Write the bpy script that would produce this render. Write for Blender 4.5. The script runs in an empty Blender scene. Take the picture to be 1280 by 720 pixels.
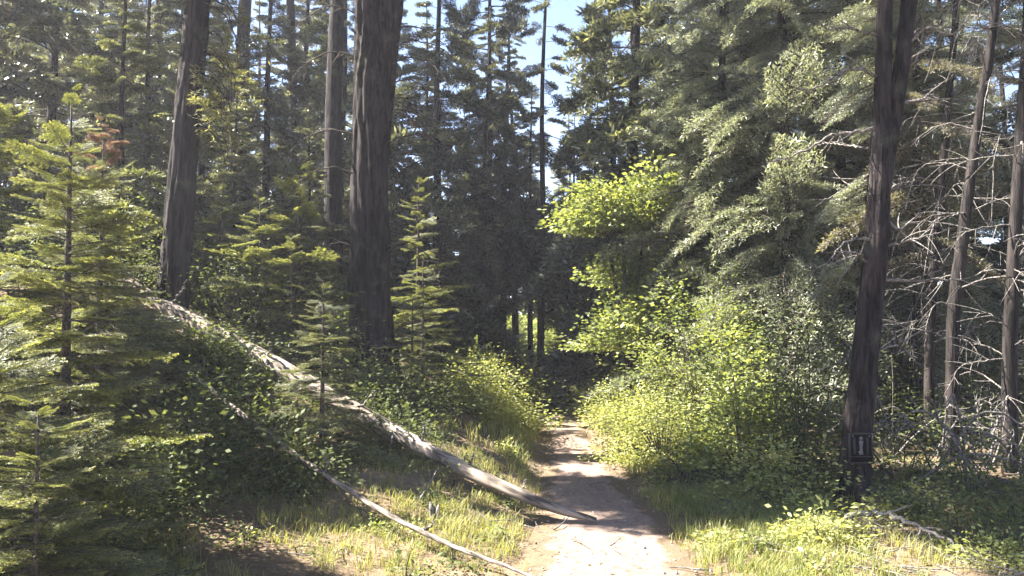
import bpy, math, random
import numpy as np
from mathutils import Vector, Matrix, Euler

C = bpy.context.scene.collection
SC = bpy.context.scene
R = math.radians

# ------------------------------------------------------------------ camera
FPX, PITCH, EYE = 1000.0, R(-2.3), 1.6
cam_d = bpy.data.cameras.new('camera')
cam_d.sensor_width = 36.0
cam_d.lens = 36.0 * FPX / 1280.0
cam_d.clip_end = 6000
cam = bpy.data.objects.new('camera', cam_d)
C.objects.link(cam)
cam.location = (0, 0, EYE)
cam.rotation_euler = (R(90) - PITCH, 0, 0)
SC.camera = cam

# ------------------------------------------------------------------ sky and sun
SUN_AZ, SUN_EL = -80.0, 49.0          # azimuth from +Y towards +X
world = bpy.data.worlds.new('World')
SC.world = world
world.use_nodes = True
nt = world.node_tree
nt.nodes.clear()
sky = nt.nodes.new('ShaderNodeTexSky')
sky.sky_type = 'NISHITA'
sky.sun_disc = False
sky.sun_elevation = R(SUN_EL)
sky.sun_rotation = R(SUN_AZ)
sky.altitude = 2000
sky.ozone_density = 2.0
sky.air_density = 0.8
sky.dust_density = 0.4
bg = nt.nodes.new('ShaderNodeBackground')
bg.inputs['Strength'].default_value = 0.05
wo = nt.nodes.new('ShaderNodeOutputWorld')
nt.links.new(sky.outputs[0], bg.inputs[0])
nt.links.new(bg.outputs[0], wo.inputs[0])

sun_d = bpy.data.lights.new('sun', 'SUN')
sun_d.energy = 5.0
sun_d.angle = R(0.53)
sun_d.color = (1.0, 0.95, 0.86)
sun = bpy.data.objects.new('sun', sun_d)
C.objects.link(sun)
sd = Vector((math.sin(R(SUN_AZ)) * math.cos(R(SUN_EL)), math.cos(R(SUN_AZ)) * math.cos(R(SUN_EL)), math.sin(R(SUN_EL))))
sun.rotation_euler = sd.to_track_quat('Z', 'Y').to_euler()
sun.location = sd * 60

SC.view_settings.view_transform = 'Standard'
SC.view_settings.look = 'None'
SC.view_settings.gamma = 1
SC.view_settings.exposure = 3.1
SC.cycles.use_denoising = True
SC.cycles.denoiser = 'OPENIMAGEDENOISE'
SC.cycles.denoising_input_passes = 'RGB_ALBEDO_NORMAL'
SC.cycles.denoising_prefilter = 'ACCURATE'
SC.cycles.max_bounces = 8
SC.cycles.diffuse_bounces = 3
SC.cycles.transmission_bounces = 5
SC.cycles.volume_bounces = 0


# ------------------------------------------------------------------ helpers
def at(px, py, d):
    """point seen at photo pixel (px,py), d metres ahead of the camera along +Y"""
    v = (360 - py) / FPX
    u = (px - 640) / FPX
    y = math.cos(PITCH) + v * math.sin(PITCH)
    z = -math.sin(PITCH) + v * math.cos(PITCH)
    return np.array((u * d / y, d, EYE + z * d / y))


def nz(x, y, s=1.0, k=0.0):
    """cheap smooth noise from sines, about -1..1"""
    x = x * s + k
    y = y * s - k * 1.7
    return (np.sin(x * 1.3 + 1.7 * np.sin(y * 0.9)) + np.sin(y * 1.7 + 1.3 * np.sin(x * 1.1 + 2)) +
            0.5 * np.sin(x * 3.1 + y * 2.3 + k) + 0.5 * np.sin(y * 3.7 - x * 2.9)) / 3.0


def sstep(a, b, t):
    t = np.clip((t - a) / (b - a), 0, 1)
    return t * t * (3 - 2 * t)


def trail_x(y):
    return np.interp(y, [-5, 5, 8, 10, 13, 16, 20, 30, 60], [0.6, 0.67, 0.72, 0.80, 0.76, 0.68, 0.75, 1.0, 2.0])


def trail_w(y):
    return np.interp(y, [-5, 5, 6.5, 8, 10, 13, 16, 30], [0.70, 0.68, 0.60, 0.48, 0.40, 0.32, 0.36, 0.4])


def zg(x, y):
    x = np.asarray(x, float)
    y = np.asarray(y, float)
    tx, tw = trail_x(y), trail_w(y)
    u = np.clip(tx - tw - x, 0, None)
    k = sstep(5.0, 9.4, y) * 0.95 + 0.05
    left = (0.43 * np.minimum(u, 4.2) + 0.16 * np.clip(u - 4.2, 0, 40)) * k
    left = left * (1 - 0.75 * sstep(20, 32, y) * sstep(7, 1, u))
    r = np.clip(x - tx - tw, 0, None)
    right = 0.05 * np.minimum(r, 2) - 0.30 * np.clip(r - 4.2, 0, 45)
    off = sstep(0.0, 0.7, np.abs(x - tx) - tw)
    rough = (0.07 * nz(x, y, 1.1) + 0.035 * nz(x, y, 3.3, 2.0) + 0.3 * nz(x, y, 0.12, 5.0) * sstep(15, 60, np.abs(x) + np.abs(y))) * off
    dip = -0.32 * sstep(13.0, 17.5, y) * sstep(40, 26, y) * sstep(6, 2, np.abs(x - tx))
    return dip + left + right + rough - 0.03 * (1 - off)


class Geo:
    def __init__(s):
        s.v, s.f, s.t, s.n = [], [], [], 0

    def add(s, v, f, t=0.5):
        v = np.asarray(v, np.float32).reshape(-1, 3)
        f = np.asarray(f, np.int32).reshape(-1, 4)
        s.v.append(v)
        s.f.append(f + s.n)
        tt = np.empty(len(v), np.float32)
        tt[:] = t
        s.t.append(tt)
        s.n += len(v)
        return s

    def arrays(s):
        return np.concatenate(s.v), np.concatenate(s.f), np.concatenate(s.t)

    def mesh(s, name, mat, smooth=False):
        v, f, t = s.arrays()
        return mesh_np(name, v, f, t, mat, smooth)


def mesh_np(name, v, f, t, mat, smooth=False):
    m = bpy.data.meshes.new(name)
    m.vertices.add(len(v))
    m.vertices.foreach_set('co', np.ascontiguousarray(v, np.float32).ravel())
    m.loops.add(f.size)
    m.loops.foreach_set('vertex_index', np.ascontiguousarray(f, np.int32).ravel())
    m.polygons.add(len(f))
    m.polygons.foreach_set('loop_start', np.arange(0, f.size, 4, dtype=np.int32))
    m.polygons.foreach_set('loop_total', np.full(len(f), 4, np.int32))
    if smooth:
        m.polygons.foreach_set('use_smooth', np.ones(len(f), bool))
    a = m.attributes.new('tint', 'FLOAT', 'POINT')
    a.data.foreach_set('value', np.ascontiguousarray(t, np.float32))
    m.update(calc_edges=True)
    m.validate()
    m.materials.append(mat)
    return m


def link(name, data, parent=None, loc=(0, 0, 0), rot=(0, 0, 0), scale=(1, 1, 1)):
    o = bpy.data.objects.new(name, data)
    C.objects.link(o)
    o.parent = parent
    o.location = [float(q) for q in loc]
    o.rotation_euler = rot
    o.scale = (scale,) * 3 if isinstance(scale, (int, float)) else scale
    return o


def tag(o, label, cat, group=None):
    o['label'] = label
    o['category'] = cat
    if group:
        o['group'] = group
    return o


def thing(name, label, cat, loc=(0, 0, 0), group=None, rz=0.0, scale=1.0):
    o = link(name, None, None, loc, (0, 0, rz), scale)
    o.empty_display_size = 0.2
    return tag(o, label, cat, group)


# ------------------------------------------------------------------ materials
def new_mat(name):
    m = bpy.data.materials.new(name)
    m.use_nodes = True
    t = m.node_tree
    t.nodes.clear()
    return m, t, t.nodes.new('ShaderNodeOutputMaterial')


def N(t, kind, **kw):
    n = t.nodes.new(kind)
    for k, v in kw.items():
        if k in n.inputs.keys():
            n.inputs[k].default_value = v
        else:
            setattr(n, k, v)
    return n


def mixc(t, fac, a, b, mode='MIX'):
    n = t.nodes.new('ShaderNodeMix')
    n.data_type = 'RGBA'
    n.blend_type = mode
    for sock, val in ((n.inputs[0], fac), (n.inputs[6], a), (n.inputs[7], b)):
        if isinstance(val, bpy.types.NodeSocket):
            t.links.new(val, sock)
        elif isinstance(val, (int, float)):
            sock.default_value = val
        else:
            sock.default_value = (*val, 1)
    return n.outputs[2]


def ramp(t, fac, stops):
    n = t.nodes.new('ShaderNodeValToRGB')
    while len(n.color_ramp.elements) < len(stops):
        n.color_ramp.elements.new(0.5)
    for e, (p, c) in zip(n.color_ramp.elements, stops):
        e.position = p
        e.color = (*c, 1) if len(c) == 3 else c
    t.links.new(fac, n.inputs[0])
    return n.outputs[0]


def coords(t, scale=(1, 1, 1), kind='Object'):
    c = t.nodes.new('ShaderNodeTexCoord')
    mp = t.nodes.new('ShaderNodeMapping')
    mp.inputs['Scale'].default_value = scale
    t.links.new(c.outputs[kind], mp.inputs[0])
    return mp.outputs[0]


def noise(t, vec, scale, detail=4, rough=0.6, w=0.0):
    n = t.nodes.new('ShaderNodeTexNoise')
    n.inputs['Scale'].default_value = scale
    n.inputs['Detail'].default_value = detail
    n.inputs['Roughness'].default_value = rough
    t.links.new(vec, n.inputs['Vector'])
    return n.outputs[0]


def leaf_mat(name, dark, light, trans=0.45, rough=0.55, spec=0.3, vary=0.25, glow=(1.25, 1.2, 0.55)):
    m, t, out = new_mat(name)
    at_ = N(t, 'ShaderNodeAttribute', attribute_name='tint')
    oi = t.nodes.new('ShaderNodeObjectInfo')
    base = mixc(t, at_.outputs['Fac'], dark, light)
    mul = t.nodes.new('ShaderNodeMapRange')
    mul.inputs['To Min'].default_value = 1 - vary
    mul.inputs['To Max'].default_value = 1 + vary
    t.links.new(oi.outputs['Random'], mul.inputs['Value'])
    hsv = t.nodes.new('ShaderNodeHueSaturation')
    t.links.new(base, hsv.inputs['Color'])
    t.links.new(mul.outputs[0], hsv.inputs['Value'])
    p = N(t, 'ShaderNodeBsdfPrincipled', Roughness=rough)
    p.inputs['Specular IOR Level'].default_value = spec
    t.links.new(hsv.outputs[0], p.inputs['Base Color'])
    tr = t.nodes.new('ShaderNodeBsdfTranslucent')
    tcol = mixc(t, 1.0, hsv.outputs[0], glow, 'MULTIPLY')
    t.links.new(tcol, tr.inputs[0])
    ms = t.nodes.new('ShaderNodeMixShader')
    ms.inputs[0].default_value = trans
    t.links.new(p.outputs[0], ms.inputs[1])
    t.links.new(tr.outputs[0], ms.inputs[2])
    t.links.new(ms.outputs[0], out.inputs[0])
    return m


def bark_mat(name, a, b, stretch=(9, 9, 1.6), bump=0.6, lichen=None):
    m, t, out = new_mat(name)
    vec = coords(t, stretch)
    n1 = noise(t, vec, 2.2, 7, 0.65)
    v = t.nodes.new('ShaderNodeTexVoronoi')
    v.feature = 'DISTANCE_TO_EDGE'
    v.inputs['Scale'].default_value = 1.6
    t.links.new(vec, v.inputs['Vector'])
    col = ramp(t, n1, [(0.36, a), (0.60, b)])
    n3 = noise(t, coords(t, (1, 1, 0.6)), 1.7, 3, 0.6)
    col = mixc(t, ramp(t, n3, [(0.4, (0, 0, 0)), (0.65, (0.7, 0.7, 0.7))]), col, tuple(q * 1.5 for q in b))
    fw = ramp(t, noise(t, coords(t, tuple(q * 1.6 for q in stretch)), 1.5, 5, 0.55), [(0.40, (0.35, 0.35, 0.35)), (0.52, (1, 1, 1))])
    col = mixc(t, 1.0, col, fw, 'MULTIPLY')
    crack = ramp(t, v.outputs['Distance'], [(0.0, (0.6, 0.6, 0.6)), (0.10, (1, 1, 1))])
    col = mixc(t, 1.0, col, crack, 'MULTIPLY')
    if lichen:
        n2 = noise(t, coords(t, (1, 1, 1)), 4.0, 5, 0.7)
        f = ramp(t, n2, [(0.56, (0, 0, 0)), (0.68, (1, 1, 1))])
        col = mixc(t, f, col, lichen)
    p = N(t, 'ShaderNodeBsdfPrincipled', Roughness=0.9)
    p.inputs['Specular IOR Level'].default_value = 0.15
    t.links.new(col, p.inputs['Base Color'])
    bp = N(t, 'ShaderNodeBump', Strength=bump, Distance=0.03)
    h = mixc(t, 0.6, n1, fw)
    t.links.new(h, bp.inputs['Height'])
    t.links.new(bp.outputs[0], p.inputs['Normal'])
    t.links.new(p.outputs[0], out.inputs[0])
    return m


def ground_mat(name, cols, fine, bump=0.5, litter=None, edge=None):
    m, t, out = new_mat(name)
    vec = coords(t, (1, 1, 1))
    n1 = noise(t, vec, 0.9, 6, 0.65)
    n2 = noise(t, vec, fine, 6, 0.75)
    col = ramp(t, n1, cols)
    sp = ramp(t, n2, [(0.32, (0.62, 0.6, 0.58)), (0.5, (1, 1, 1)), (0.7, (1.25, 1.22, 1.2))])
    col = mixc(t, 1.0, col, sp, 'MULTIPLY')
    if litter:
        v = t.nodes.new('ShaderNodeTexVoronoi')
        v.inputs['Scale'].default_value = 38
        t.links.new(coords(t, (1, 0.35, 1)), v.inputs['Vector'])
        f = ramp(t, v.outputs['Distance'], [(0.10, (1, 1, 1)), (0.2, (0, 0, 0))])
        pt = ramp(t, noise(t, vec, 2.3, 3), [(0.45, (0, 0, 0)), (0.6, (1, 1, 1))])
        f = mixc(t, 1.0, f, pt, 'MULTIPLY')
        col = mixc(t, f, col, litter)
    if edge:
        ta = N(t, 'ShaderNodeAttribute', attribute_name='tint')
        ad = t.nodes.new('ShaderNodeMath')
        ad.operation = 'MULTIPLY_ADD'
        t.links.new(noise(t, vec, 5.0, 5, 0.7), ad.inputs[0])
        ad.inputs[1].default_value = 0.9
        t.links.new(ta.outputs['Fac'], ad.inputs[2])
        ef = ramp(t, ad.outputs[0], [(0.9, (0, 0, 0)), (1.25, (1, 1, 1))])
        col = mixc(t, ef, col, edge)
    p = N(t, 'ShaderNodeBsdfPrincipled', Roughness=0.95)
    p.inputs['Specular IOR Level'].default_value = 0.1
    t.links.new(col, p.inputs['Base Color'])
    bp = N(t, 'ShaderNodeBump', Strength=bump, Distance=0.03)
    t.links.new(n2, bp.inputs['Height'])
    t.links.new(bp.outputs[0], p.inputs['Normal'])
    t.links.new(p.outputs[0], out.inputs[0])
    return m


M_SOIL = ground_mat('forest_floor', [(0.3, (0.085, 0.06, 0.04)), (0.5, (0.15, 0.11, 0.07)), (0.68, (0.24, 0.18, 0.12))], 22, 0.8, (0.2, 0.13, 0.08))
M_TRAIL = ground_mat('trail_dirt', [(0.3, (0.165, 0.117, 0.091)), (0.5, (0.225, 0.165, 0.131)), (0.7, (0.275, 0.21, 0.172))], 26, 0.6, (0.13, 0.09, 0.065), (0.13, 0.095, 0.062))
M_STONE = ground_mat('pebble_stone', [(0.3, (0.2, 0.17, 0.15)), (0.7, (0.42, 0.37, 0.33))], 30, 0.4)
M_BARK = bark_mat('conifer_bark', (0.010, 0.008, 0.008), (0.036, 0.029, 0.028), lichen=(0.05, 0.052, 0.038), bump=1.0)
M_BARK_R = bark_mat('cedar_bark', (0.011, 0.009, 0.008), (0.034, 0.028, 0.026), stretch=(12, 12, 1.1))
M_TWIG = bark_mat('twig_bark', (0.045, 0.036, 0.03), (0.10, 0.082, 0.066), stretch=(20, 20, 20), bump=0.1)
M_DEAD = bark_mat('bleached_wood', (0.075, 0.066, 0.060), (0.19, 0.172, 0.155), stretch=(18, 18, 18), bump=0.2)
M_LOG = bark_mat('weathered_log', (0.11, 0.085, 0.07), (0.27, 0.225, 0.185), stretch=(9, 9, 1.2), bump=0.35)
M_POLE = bark_mat('dead_pole', (0.13, 0.105, 0.09), (0.28, 0.235, 0.2), stretch=(20, 20, 2), bump=0.3)

L_FIR = leaf_mat('fir_needles', (0.06, 0.082, 0.034), (0.38, 0.385, 0.15), 0.44, 0.45, 0.4, 0.15)
L_FIR2 = leaf_mat('fir_needles_grey', (0.07, 0.088, 0.048), (0.27, 0.28, 0.15), 0.43, 0.5, 0.4, 0.2)
L_FOREST = leaf_mat('forest_needles', (0.03, 0.038, 0.028), (0.23, 0.24, 0.17), 0.34, 0.35, 0.9, 0.3)
L_CEDAR = leaf_mat('cedar_sprays', (0.13, 0.145, 0.098), (0.33, 0.345, 0.235), 0.43, 0.4, 0.7, 0.15, (1.15, 1.15, 0.75))
L_DRY = leaf_mat('dry_needles', (0.105, 0.098, 0.075), (0.24, 0.225, 0.17), 0.35, 0.7, 0.2, 0.2)
L_RED = leaf_mat('rusty_needles', (0.12, 0.075, 0.065), (0.25, 0.16, 0.14), 0.3, 0.7, 0.2, 0.1)
L_LICHEN = leaf_mat('beard_lichen', (0.10, 0.105, 0.05), (0.24, 0.24, 0.13), 0.4, 0.8, 0.1, 0.15)
L_BUSH = leaf_mat('bush_leaves', (0.115, 0.15, 0.048), (0.29, 0.315, 0.12), 0.5, 0.5, 0.4, 0.12)
L_PALE = leaf_mat('pale_bush_leaves', (0.19, 0.215, 0.07), (0.37, 0.385, 0.15), 0.47, 0.55, 0.35, 0.12)
L_DARK = leaf_mat('dark_bush_leaves', (0.05, 0.068, 0.028), (0.13, 0.15, 0.062), 0.4, 0.6, 0.15, 0.15)  # leaf colour darkened so it carries part of the understory shade
L_GRASS = leaf_mat('grass_blades', (0.12, 0.165, 0.04), (0.33, 0.31, 0.14), 0.45, 0.6, 0.25, 0.0)
L_LITTER = leaf_mat('fallen_needles', (0.09, 0.06, 0.04), (0.22, 0.165, 0.11), 0.05, 0.9, 0.1, 0.0)


# ------------------------------------------------------------------ shapes
def unit(a):
    return a / np.maximum(np.linalg.norm(a, axis=-1, keepdims=True), 1e-9)


def smooth_path(pts, rad, n):
    """resample a polyline with Catmull-Rom; returns n points and radii"""
    P = np.asarray(pts, float)
    r = np.asarray(rad, float)
    P4 = np.vstack([2 * P[0] - P[1], P, 2 * P[-1] - P[-2]])
    r4 = np.concatenate([[r[0]], r, [r[-1]]])
    out, ro = [], []
    for s in np.linspace(0, len(P) - 1 - 1e-6, n):
        i = int(s)
        t = s - i
        a, b, c, d = P4[i], P4[i + 1], P4[i + 2], P4[i + 3]
        out.append(0.5 * (2 * b + (c - a) * t + (2 * a - 5 * b + 4 * c - d) * t * t + (3 * b - a - 3 * c + d) * t ** 3))
        ro.append(r4[i + 1] * (1 - t) + r4[i + 2] * t)
    return np.array(out), np.array(ro)


def tube(g, P, r, seg=8, ridge=0.0, seed=0.0, tint=0.5, cap=True):
    """tapered tube along P; ridge = depth of lengthwise furrows as a share of the radius"""
    P = np.asarray(P, float)
    r = np.asarray(r, float)
    n = len(P)
    D = unit(np.gradient(P, axis=0))
    ref = np.array((1.0, 0, 0)) if abs(D[:, 0]).mean() < 0.7 else np.array((0, 0, 1.0))
    U = unit(ref - (D @ ref)[:, None] * D)
    V = np.cross(D, U)
    a = np.linspace(0, 2 * np.pi, seg, endpoint=False)
    A, S = np.meshgrid(a, np.arange(n))
    rr = np.repeat(r[:, None], seg, 1)
    if ridge:
        L = np.concatenate([[0], np.cumsum(np.linalg.norm(np.diff(P, axis=0), axis=1))])[:, None]
        w = 1.2 * np.sin(L * 1.9 + seed) + 0.6 * np.sin(L * 4.7 + seed * 2)
        rr = rr * (1 + ridge * (1.1 * (0.6 - np.abs(np.sin(A * 5.5 + w * 1.3 + seed))) + 0.6 * (0.6 - np.abs(np.sin(A * 8.5 - w * 2 + L * 2.1))) +
                                0.3 * np.sin(A * 5 + L * 6.3 + seed) + 0.25 * np.sin(A * 2 + L * 1.1)))
    v = P[:, None, :] + rr[:, :, None] * (np.cos(A)[:, :, None] * U[:, None, :] + np.sin(A)[:, :, None] * V[:, None, :])
    v = v.reshape(-1, 3)
    if cap:
        v = np.vstack([v, P[0] + 0 * v[:seg], P[-1] + 0 * v[:seg]])
    f = []
    i = np.arange(n - 1)[:, None] * seg
    j = np.arange(seg)[None, :]
    k = (j + 1) % seg
    f.append(np.stack([i + j, i + k, i + seg + k, i + seg + j], -1).reshape(-1, 4))
    if cap:
        b, e = n * seg, (n + 1) * seg
        j, k = j[0], k[0]
        f.append(np.stack([b + j, b + k, k, j], -1))
        l = (n - 1) * seg
        f.append(np.stack([l + j, l + k, e + k, e + j], -1))
    g.add(v, np.concatenate(f), tint)


def blades(g, P, D, Nrm, length, width, tint, fold=0.0):
    """one rhombic leaf or needle at each P pointing along D, lying across Nrm"""
    n = len(P)
    if n == 0:
        return
    length = np.broadcast_to(np.asarray(length, float), (n,))[:, None]
    width = np.broadcast_to(np.asarray(width, float), (n,))[:, None]
    D = unit(D)
    S = unit(np.cross(D, Nrm))
    up = np.cross(S, D)
    mid = P + D * length * 0.5 + up * length * fold
    v = np.stack([P, mid + S * width * 0.5, P + D * length, mid - S * width * 0.5], 1).reshape(-1, 3)
    g.add(v, np.arange(n * 4).reshape(-1, 4), np.repeat(np.broadcast_to(tint, (n,)), 4))


def fir_bough(seed, step, nl, nw, pairs=12, sub=True, droop=0.16, upturn=0.10, wide=0.42, tipbright=0.6, tiltn=0.35, start=0.10):
    """a flat fir spray one metre long along +X: twigs set with needles. Returns (wood Geo, needle Geo)"""
    rg = np.random.default_rng(seed)
    wood, leaf = Geo(), Geo()

    def axis(s):
        return np.stack([s, 0.04 * np.sin(s * 5 + seed), -droop * s ** 2 + upturn * s ** 4], -1)

    s = np.linspace(0, 1, 9)
    tube(wood, axis(s), 0.011 * (1 - 0.8 * s), 5, cap=False)
    Ps, Ds, Ts = [], [], []

    def sample(a, b, t0, t1, sag):
        L = np.linalg.norm(b - a)
        n = max(2, int(L / step))
        q = np.linspace(0.05, 1, n)[:, None]
        P = a + (b - a) * q
        P[:, 2] -= sag * L * (q[:, 0] ** 2)
        Ps.append(P)
        Ds.append(np.repeat((b - a)[None] / L, n, 0))
        Ts.append(t0 + (t1 - t0) * q[:, 0] ** 1.5)

    q = np.linspace(start + 0.05, 1, int(0.9 / step))
    Ps.append(axis(q))
    Ds.append(unit(np.gradient(axis(q), axis=0)))
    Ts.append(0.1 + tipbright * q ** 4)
    for i in range(pairs):
        for side in (-1, 1):
            s0 = start + (0.96 - start) * (i + 0.5 * (side > 0) + rg.uniform(-0.2, 0.2)) / pairs
            s0 = min(max(s0, 0.06), 0.97)
            a = axis(np.array(s0))
            L = (wide * (1 - s0) ** 0.75 + 0.07) * (0.35 + 0.65 * min(1, s0 / 0.25)) * rg.uniform(0.75, 1.2)
            an = R(rg.uniform(42, 60))
            d = np.array((math.cos(an), side * math.sin(an), rg.uniform(-0.16, 0.10)))
            b = a + d * L
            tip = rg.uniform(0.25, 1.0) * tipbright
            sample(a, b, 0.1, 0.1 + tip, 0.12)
            tube(wood, np.array([a, (a + b) / 2, b]), np.array([0.005, 0.004, 0.002]), 4, cap=False)
            if sub and L > 0.14:
                for q in np.arange(0.3, 0.95, 0.11 / L * 0.8):
                    for s2 in (-1, 1):
                        c = a + (b - a) * q
                        c[2] -= 0.12 * L * q * q
                        a2 = math.atan2(d[1], d[0]) + s2 * R(rg.uniform(40, 55))
                        l2 = L * 0.42 * (1 - 0.6 * q) * rg.uniform(0.7, 1.2)
                        e = c + l2 * np.array((math.cos(a2), math.sin(a2), rg.uniform(-0.15, 0.1)))
                        sample(c, e, 0.1, 0.05 + tip * rg.uniform(0.5, 1.2), 0.1)
    P, D, T = np.concatenate(Ps), np.concatenate(Ds), np.concatenate(Ts)
    n = len(P)
    up = unit(np.array((0, 0, 1.0)) + rg.normal(0, tiltn, (n, 3)))
    S = unit(np.cross(up, D))
    for side in (-1, 1):
        a = np.radians(rg.uniform(35, 65, n))[:, None]
        d = D * np.cos(a) + side * S * np.sin(a) + up * rg.uniform(-0.05, 0.45, (n, 1))
        blades(leaf, P, d, up, nl * rg.uniform(0.75, 1.2, n), nw, np.clip(T + rg.normal(0, 0.08, n), 0, 1), 0.03)
    return wood, leaf


def xform(v, loc, rz, pitch, scale, roll=0.0):
    M = (Matrix.Rotation(rz, 3, 'Z') @ Matrix.Rotation(-pitch, 3, 'Y') @ Matrix.Rotation(roll, 3, 'X'))
    return (v * scale) @ np.array(M).T + np.asarray(loc)


def conifer_crown(seed, H, h0, Rmax, nb, boughs, pitch_top=0.5, pitch_low=-0.25, gap=0.0, power=0.8, leanx=0.0, spray=1.0, pvar=0.12):
    """needles of a whole crown as one mesh: boughs in rough whorls round the stem, uneven and with gaps"""
    rg = np.random.default_rng(seed)
    wood, leaf = Geo(), Geo()
    for i in range(nb):
        q = (i + rg.uniform(0, 1)) / nb
        h = h0 + (H - h0) * q
        if rg.uniform() < gap:
            continue
        L = (Rmax * (1 - q) ** power + 0.15 * Rmax * (1 - q) + 0.12) * rg.uniform(0.4, 1.25)
        az = i * 2.4 + rg.normal(0, 0.5)
        pt = pitch_low + (pitch_top - pitch_low) * q ** 1.3 + rg.normal(0, pvar)
        w, l = boughs[rg.integers(len(boughs))]
        loc = (leanx * (h / H) ** 1.5, 0, h)
        v, f, t = l
        sc = np.array((L, L * spray, L))
        leaf.add(xform(v, loc, az, pt, sc, rg.normal(0, 0.25)), f, np.clip(t * rg.uniform(0.5, 1.3) + rg.normal(0, 0.06), 0, 1))
        v, f, t = w
        wood.add(xform(v, loc, az, pt, sc), f, 0.5)
    return wood, leaf


def stem_path(rg, H, lean=0.0, wob=0.05, n=14):
    z = np.linspace(-0.25, H, n)
    ph = rg.uniform(0, 6.28, 2)
    return np.stack([lean * (np.maximum(z, 0) / H) ** 1.5 + wob * np.sin(z * 0.7 + ph[0]), wob * np.sin(z * 0.9 + ph[1]), z], -1)


def shrub(seed, dims, nclump, nleaf, leaf_len, leaf_w, clump_r=0.16, tilt=0.55, hollow=0.45, floor=0.0):
    """leaves gathered in clumps at the ends of stems that fan from the base; returns (stem Geo, leaf Geo)"""
    rg = np.random.default_rng(seed)
    stems, leaf = Geo(), Geo()
    dims = np.asarray(dims, float)
    lob = rg.uniform(0, 6.28, 4)
    for i in range(nclump):
        d = unit(rg.normal(0, 1, 3))
        d[2] = abs(d[2]) * 1.1 - 0.15 + floor
        d = unit(d)
        az = math.atan2(d[1], d[0])
        k = 1 + 0.22 * math.sin(2 * az + lob[0]) + 0.16 * math.sin(3 * az + lob[1] + 3 * d[2]) + 0.12 * math.sin(5 * az + lob[2] + 6 * d[2])
        rr = (hollow + (1 - hollow) * rg.uniform() ** 0.6) * k
        c = d * dims * rr
        c[2] = max(c[2], 0.05)
        n = max(4, int(nleaf * rg.uniform(0.5, 1.4)))
        off = rg.normal(0, 1, (n, 3)) * clump_r * np.array((1, 1, 0.6)) * rg.uniform(0.6, 1.2)
        P = c + off
        P[:, 2] = np.maximum(P[:, 2], 0.01)
        out = unit(off + 0.4 * clump_r * d + rg.normal(0, 0.5 * clump_r, (n, 3)))
        out[:, 2] = out[:, 2] * 0.5 - 0.1
        nr = unit(np.array((0, 0, 1.0)) + rg.normal(0, tilt, (n, 3)))
        ct = rg.uniform(0.0, 1.0)
        cs = rg.uniform(0.65, 1.4)
        blades(leaf, P, out, nr, leaf_len * cs * rg.uniform(0.5, 1.35, n), leaf_w * cs * rg.uniform(0.6, 1.25, n),
               np.clip(ct + rg.normal(0, 0.15, n), 0, 1), 0.06)
        if i % 4 == 0:
            b = np.array((c[0] * 0.12, c[1] * 0.12, -0.08))
            m = (b + c) / 2 + np.array((0, 0, 0.12 * dims[2])) + rg.normal(0, 0.05, 3)
            P_, r_ = smooth_path([b, m, c], [0.009, 0.006, 0.002], 7)
            tube(stems, P_, r_, 4, cap=False)
    return stems, leaf


def dead_branch(seed, pts, r0, twigs=5, tl=0.35, r1=0.003, sag=0.1, seg=6):
    """a bare branch through pts with crooked side twigs"""
    rg = np.random.default_rng(seed)
    g = Geo()
    P = np.asarray(pts, float)
    P, r = smooth_path(P, np.linspace(r0, r1, len(P)), 6 * len(P))
    jit = rg.normal(0, r0 * 0.45, P.shape)
    jit[0] = 0
    P = P + jit
    tube(g, P, r, seg, ridge=0.05)
    n = len(P)
    for i in range(twigs):
        k = rg.integers(int(n * 0.2), n - 2)
        d = unit(P[min(k + 2, n - 1)] - P[k - 1])
        s = unit(np.cross(d, rg.normal(0, 1, 3)))
        L = tl * rg.uniform(0.4, 1.3) * (1.1 - k / n)
        a = P[k]
        q = np.linspace(0, 1, 5)[:, None]
        bend = unit(rg.normal(0, 1, 3)) * 0.25
        T = a + (d * 0.6 + s * 0.8) * L * q + bend * L * q ** 2 - np.array((0, 0, sag)) * L * q ** 2
        tube(g, T, r[k] * 0.55 * (1 - 0.75 * q[:, 0]) + 0.0012, 4, cap=False)
    return g


# ------------------------------------------------------------------ the setting: ground and trail
def axis_steps(*segs):
    return np.unique(np.concatenate([np.arange(a, b, s) for a, b, s in segs] + [np.array([segs[-1][1]])]))


gx = np.concatenate([-np.geomspace(1500, 42, 12), axis_steps((-40, -6, 0.7), (-6, 6, 0.1), (6, 40, 0.7)), np.geomspace(42, 1500, 12)])
gy = np.concatenate([-np.geomspace(1500, 5, 12), axis_steps((-4, 2, 0.5), (2, 16, 0.12), (16, 70, 0.7)), np.geomspace(72, 1500, 14)])
X, Y = np.meshgrid(gx, gy)
Z = zg(X, Y)
Z = Z - 0.035 * sstep(0.05, -0.12, np.abs(X - trail_x(Y)) - trail_w(Y)) * (Y < 27) * (Y > -3)
ny, nx = X.shape
ii = (np.arange(ny - 1)[:, None] * nx + np.arange(nx - 1)[None, :])
gf = np.stack([ii, ii + 1, ii + nx + 1, ii + nx], -1).reshape(-1, 4)
gnd = link('ground', mesh_np('ground', np.stack([X, Y, Z], -1).reshape(-1, 3), gf, np.full(X.size, 0.5), M_SOIL, True))
gnd['kind'] = 'structure'

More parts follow.
